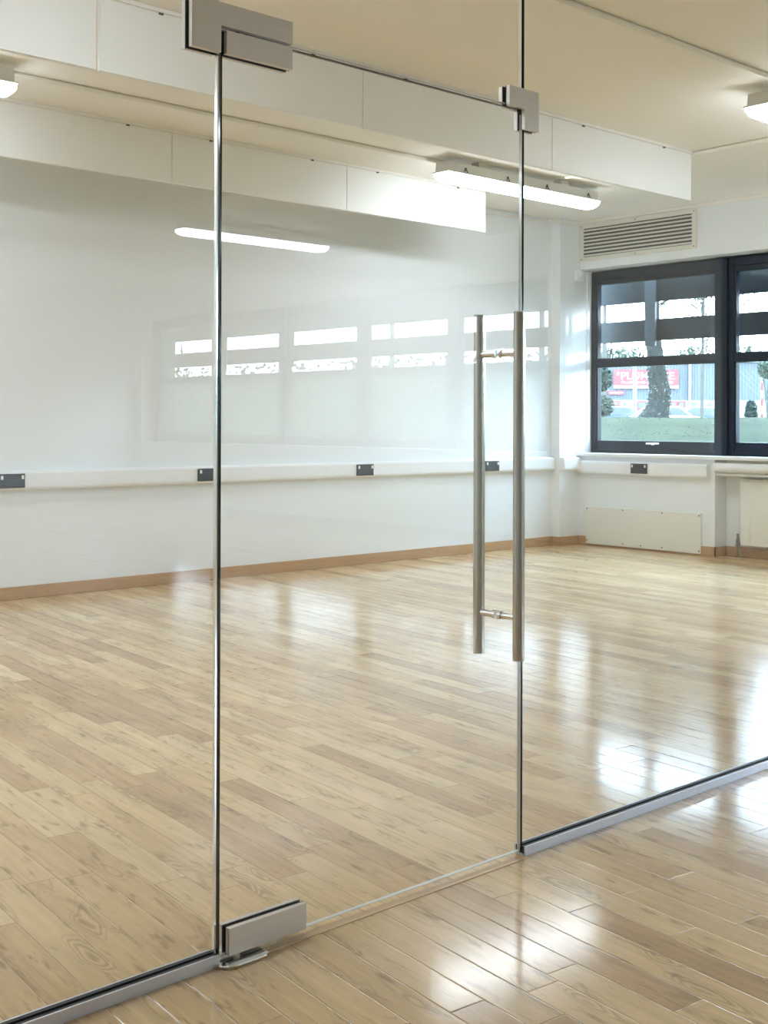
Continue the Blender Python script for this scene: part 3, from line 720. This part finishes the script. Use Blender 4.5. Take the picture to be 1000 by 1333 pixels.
# parked cars
def car(px, D, mat, label, flip=1):
    q = D/1582.4; c = view((px-500)*q, D, .70)
    t = thing('car', tuple(c), label, 'car', 'cars parked by the shop', rotz=ROT)
    bm = BM(); prism(bm, [(-2.1*flip, .25), (2.1*flip, .25), (2.12*flip, .65), (1.9*flip, .80), (1.05*flip, .92), (.35*flip, 1.43), (-1.1*flip, 1.46), (-1.85*flip, .98), (-2.1*flip, .9)], 'Y', -.85, .85, .06); obj('body', bm, mat, t)
    bm = BM(); prism(bm, [(.92*flip, .94), (.30*flip, 1.36), (-1.05*flip, 1.38), (-1.60*flip, .98)], 'Y', -.87, .87, .01); obj('side_window', bm, 'darkglass', t)
    bm = BM(); prism(bm, [(1.04*flip, .945), (.36*flip, 1.435), (.33*flip, 1.40), (.98*flip, .93)], 'Y', -.72, .72); obj('windscreen', bm, 'darkglass', t)
    for x in (-1.3, 1.3):
        for s in (-1, 1):
            bm = BM(); tube(bm, (x, s*.70, .31), (x, s*.88, .31), .31, 18); obj('wheel', bm, 'tyre', t)
car(808, 68, 'blue_car', 'blue car parked left of the grey post')
car(872, 66, 'white_car', 'white car parked right of the thick tree trunk')
car(922, 70, 'blue_car', 'blue car parked at the right end, behind the slim tree')
# added solid hedge, out of view, keeping sun out of the far windows
t = thing('sun_block_hedge', (14.6, -26.3, .6), 'added tall evergreen hedge blocking the sun from the far windows', 'hedge')
bm = BM(); tube(bm, (0, -7, -.2), (0, -7, 3), .1, 8); obj('stem', bm, 'twig', t)
bm = BM(); bmesh.ops.create_grid(bm, x_segments=1, y_segments=1, size=.1); bm.clear(); box(bm, -.5, .5, -7.4, 7.4, 0, 5.2, .2)
leaves(bm, 3500, lambda: (random.choice((-.55, .55)), random.uniform(-7.5, 7.5), random.uniform(0, 5.4)), .12); obj('foliage', bm, 'foliage', t)
t = thing('added_hedge', (30, -30, .5), 'added long low hedge darkening the lower panes in reflections', 'hedge')  # added hedge hiding bright sky from the reflected lower panes
bm = BM(); tube(bm, (0, 0, -.2), (0, 0, 1), .1, 8); obj('stem', bm, 'twig', t)
bm = BM(); box(bm, -.7, .7, -25, 25, 0, 2.7, .3); leaves(bm, 5000, lambda: (random.uniform(-.8, -.6), random.uniform(-25, 25), random.uniform(0, 3.0)), .13); obj('foliage', bm, 'foliage_pale', t)
# far trees
def fartree(px, D, w, top, label, mat):
    q = D/1582.4; c = view((px-500)*q, D, .70)
    t = thing('far_tree', tuple(c), label, 'tree', 'trees behind the shop', rotz=ROT)
    bm = BM(); tube(bm, (0, 0, 0), (0, 0, top*.7), .25, 8, .1); obj('trunk', bm, 'twig', t)
    bm = BM(); leaves(bm, 1300, ell((0, 0, top*.62), (w, w, top*.38)), .22); obj('crown', bm, mat, t)
for px, D, n, off, lab in ((787, 40, 4200, .5, 'tall bare tree beyond the lawn, over the left of the first window'), (856, 42, 3800, 1.2, 'tall bare tree beyond the lawn, over the right of the first window'), (1010, 40, 3600, 0, 'tall bare tree beyond the lawn, over the right hand window')):
    q = D/1582.4; c = view((px-500)*q, D, .70)
    t = thing('bare_tree', tuple(c), lab, 'tree', 'bare trees beyond the lawn', rotz=ROT)
    bm = BM(); tube(bm, (0, 0, 0), (0, 0, 6.5), .09, 10, .05); obj('trunk', bm, 'twig', t, smooth=True)
    bm = BM()
    for k in range(26):
        a = random.uniform(0, 6.28); z = random.uniform(4.4, 6.3); l = random.uniform(.8, 2.2); tube(bm, (0, 0, z), (off+l*math.cos(a), l*math.sin(a), z+random.uniform(.5, 2.0)), .03, 6, .01)
    obj('branches', bm, 'twig', t)
    bm = BM(); leaves(bm, n, ell((off, 0, 6.7), (2.7, 2.2, 1.9)), .13); obj('twigs', bm, 'twig', t)
for k, (x, y) in enumerate(((29, -20), (31, -29), (30, -38.5))):  # added trees cutting reflected sky glare on the floor
    t = thing('bare_tree', (x, y, .5), ('added bare tree dimming the floor glare, nearest to the building', 'added bare tree dimming the floor glare, middle of the three', 'added bare tree dimming the floor glare, farthest from the building')[k], 'tree', 'added bare trees dimming the glare')
    bm = BM(); tube(bm, (0, 0, -.1), (0, 0, 7), .13, 10, .06); obj('trunk', bm, 'twig', t, smooth=True)
    bm = BM(); leaves(bm, 4500, ell((0, 0, 8.3), (3.5, 5.0, 2.9)), .19); obj('twigs', bm, 'twig', t)
fartree(790, 100, 2.6, 7.2, 'bushy tree rising above the trade unit at its left', 'foliage_pale')
fartree(822, 104, 2.2, 7.0, 'bushy tree above the trade unit just left of the trunk', 'foliage')
fartree(905, 102, 2.4, 7.2, 'bushy tree above the trade unit at the right of the first window', 'foliage_pale')
fartree(972, 100, 2.4, 7.0, 'bushy tree above the trade unit in the right hand window', 'foliage_pale')

# ------------------------------------------------------------------ light
w = bpy.data.worlds.new('World'); S.world = w; w.use_nodes = True
nt = w.node_tree; nt.nodes.clear()
wo = N(nt, 'ShaderNodeOutputWorld'); bg = N(nt, 'ShaderNodeBackground'); nt.links.new(bg.outputs[0], wo.inputs[0])
tc = N(nt, 'ShaderNodeTexCoord'); sp = N(nt, 'ShaderNodeSeparateXYZ'); nt.links.new(tc.outputs['Generated'], sp.inputs[0])
rp = N(nt, 'ShaderNodeValToRGB'); nt.links.new(sp.outputs[2], rp.inputs[0])
rp.color_ramp.elements[0].position = 0.0; rp.color_ramp.elements[0].color = (0.76, 0.89, 1.0, 1)
rp.color_ramp.elements[1].position = 0.6; rp.color_ramp.elements[1].color = (0.55, 0.77, 1.0, 1)
nt.links.new(rp.outputs[0], bg.inputs['Color']); bg.inputs['Strength'].default_value = 7.2
sl = bpy.data.lights.new('sun', 'SUN'); sl.energy = 1.0; sl.angle = R_(1.2); sl.color = (1.0, 0.97, 0.92)
so = bpy.data.objects.new('sun', sl); COL.objects.link(so)
d = Vector((-1.0, 3.05, -.22)); so.rotation_euler = d.to_track_quat('-Z', 'Y').to_euler(); so.location = (20, -30, 12)
# daylight portals in the window openings guide the sky light in
for ys, n in strips:
    ye = strip_end(ys, n)
    pl = bpy.data.lights.new('window_portal', 'AREA'); pl.shape = 'RECTANGLE'; pl.size = ys-ye; pl.size_y = SOF-SILL; pl.cycles.is_portal = True
    po = bpy.data.objects.new('window_portal', pl); COL.objects.link(po); po.location = (OX+.005, (ys+ye)/2, (SOF+SILL)/2)
    po.rotation_euler = Vector((-1, 0, 0)).to_track_quat('-Z', 'Z').to_euler()
    po.rotation_euler = (R_(90), 0, R_(90))

# ------------------------------------------------------------------ camera
cam = bpy.data.cameras.new('camera'); co = bpy.data.objects.new('camera', cam); COL.objects.link(co)
cam.sensor_fit = 'VERTICAL'; cam.sensor_height = 36.0; cam.sensor_width = 27.0
cam.lens = 1582.3632/1333*36.0
cam.shift_y = -(666.5-545.9574)/1333
cam.clip_start = 0.05; cam.clip_end = 500
yaw, pit, rol = R_(42.381), R_(.1447), R_(.1702)
fwd = Vector((math.sin(yaw)*math.cos(pit), math.cos(yaw)*math.cos(pit), math.sin(pit)))
rt = Vector((math.cos(yaw), -math.sin(yaw), 0)); up = rt.cross(fwd)
r2 = rt*math.cos(rol)+up*math.sin(rol); u2 = up*math.cos(rol)-rt*math.sin(rol)
m3 = Matrix((r2, u2, -fwd)).transposed()
co.matrix_world = Matrix.Translation((0, 0, 1.214)) @ m3.to_4x4()
S.camera = co
S.view_settings.view_transform = 'Standard'; S.view_settings.look = 'None'; S.view_settings.gamma = 1.0; S.view_settings.use_curve_mapping = False
S.view_settings.exposure = 2.08
cy = S.cycles
cy.use_denoising = True; cy.max_bounces = 12; cy.diffuse_bounces = 6; cy.glossy_bounces = 5; cy.transparent_max_bounces = 32
cy.caustics_reflective = False; cy.caustics_refractive = False; cy.sample_clamp_indirect = 6.0
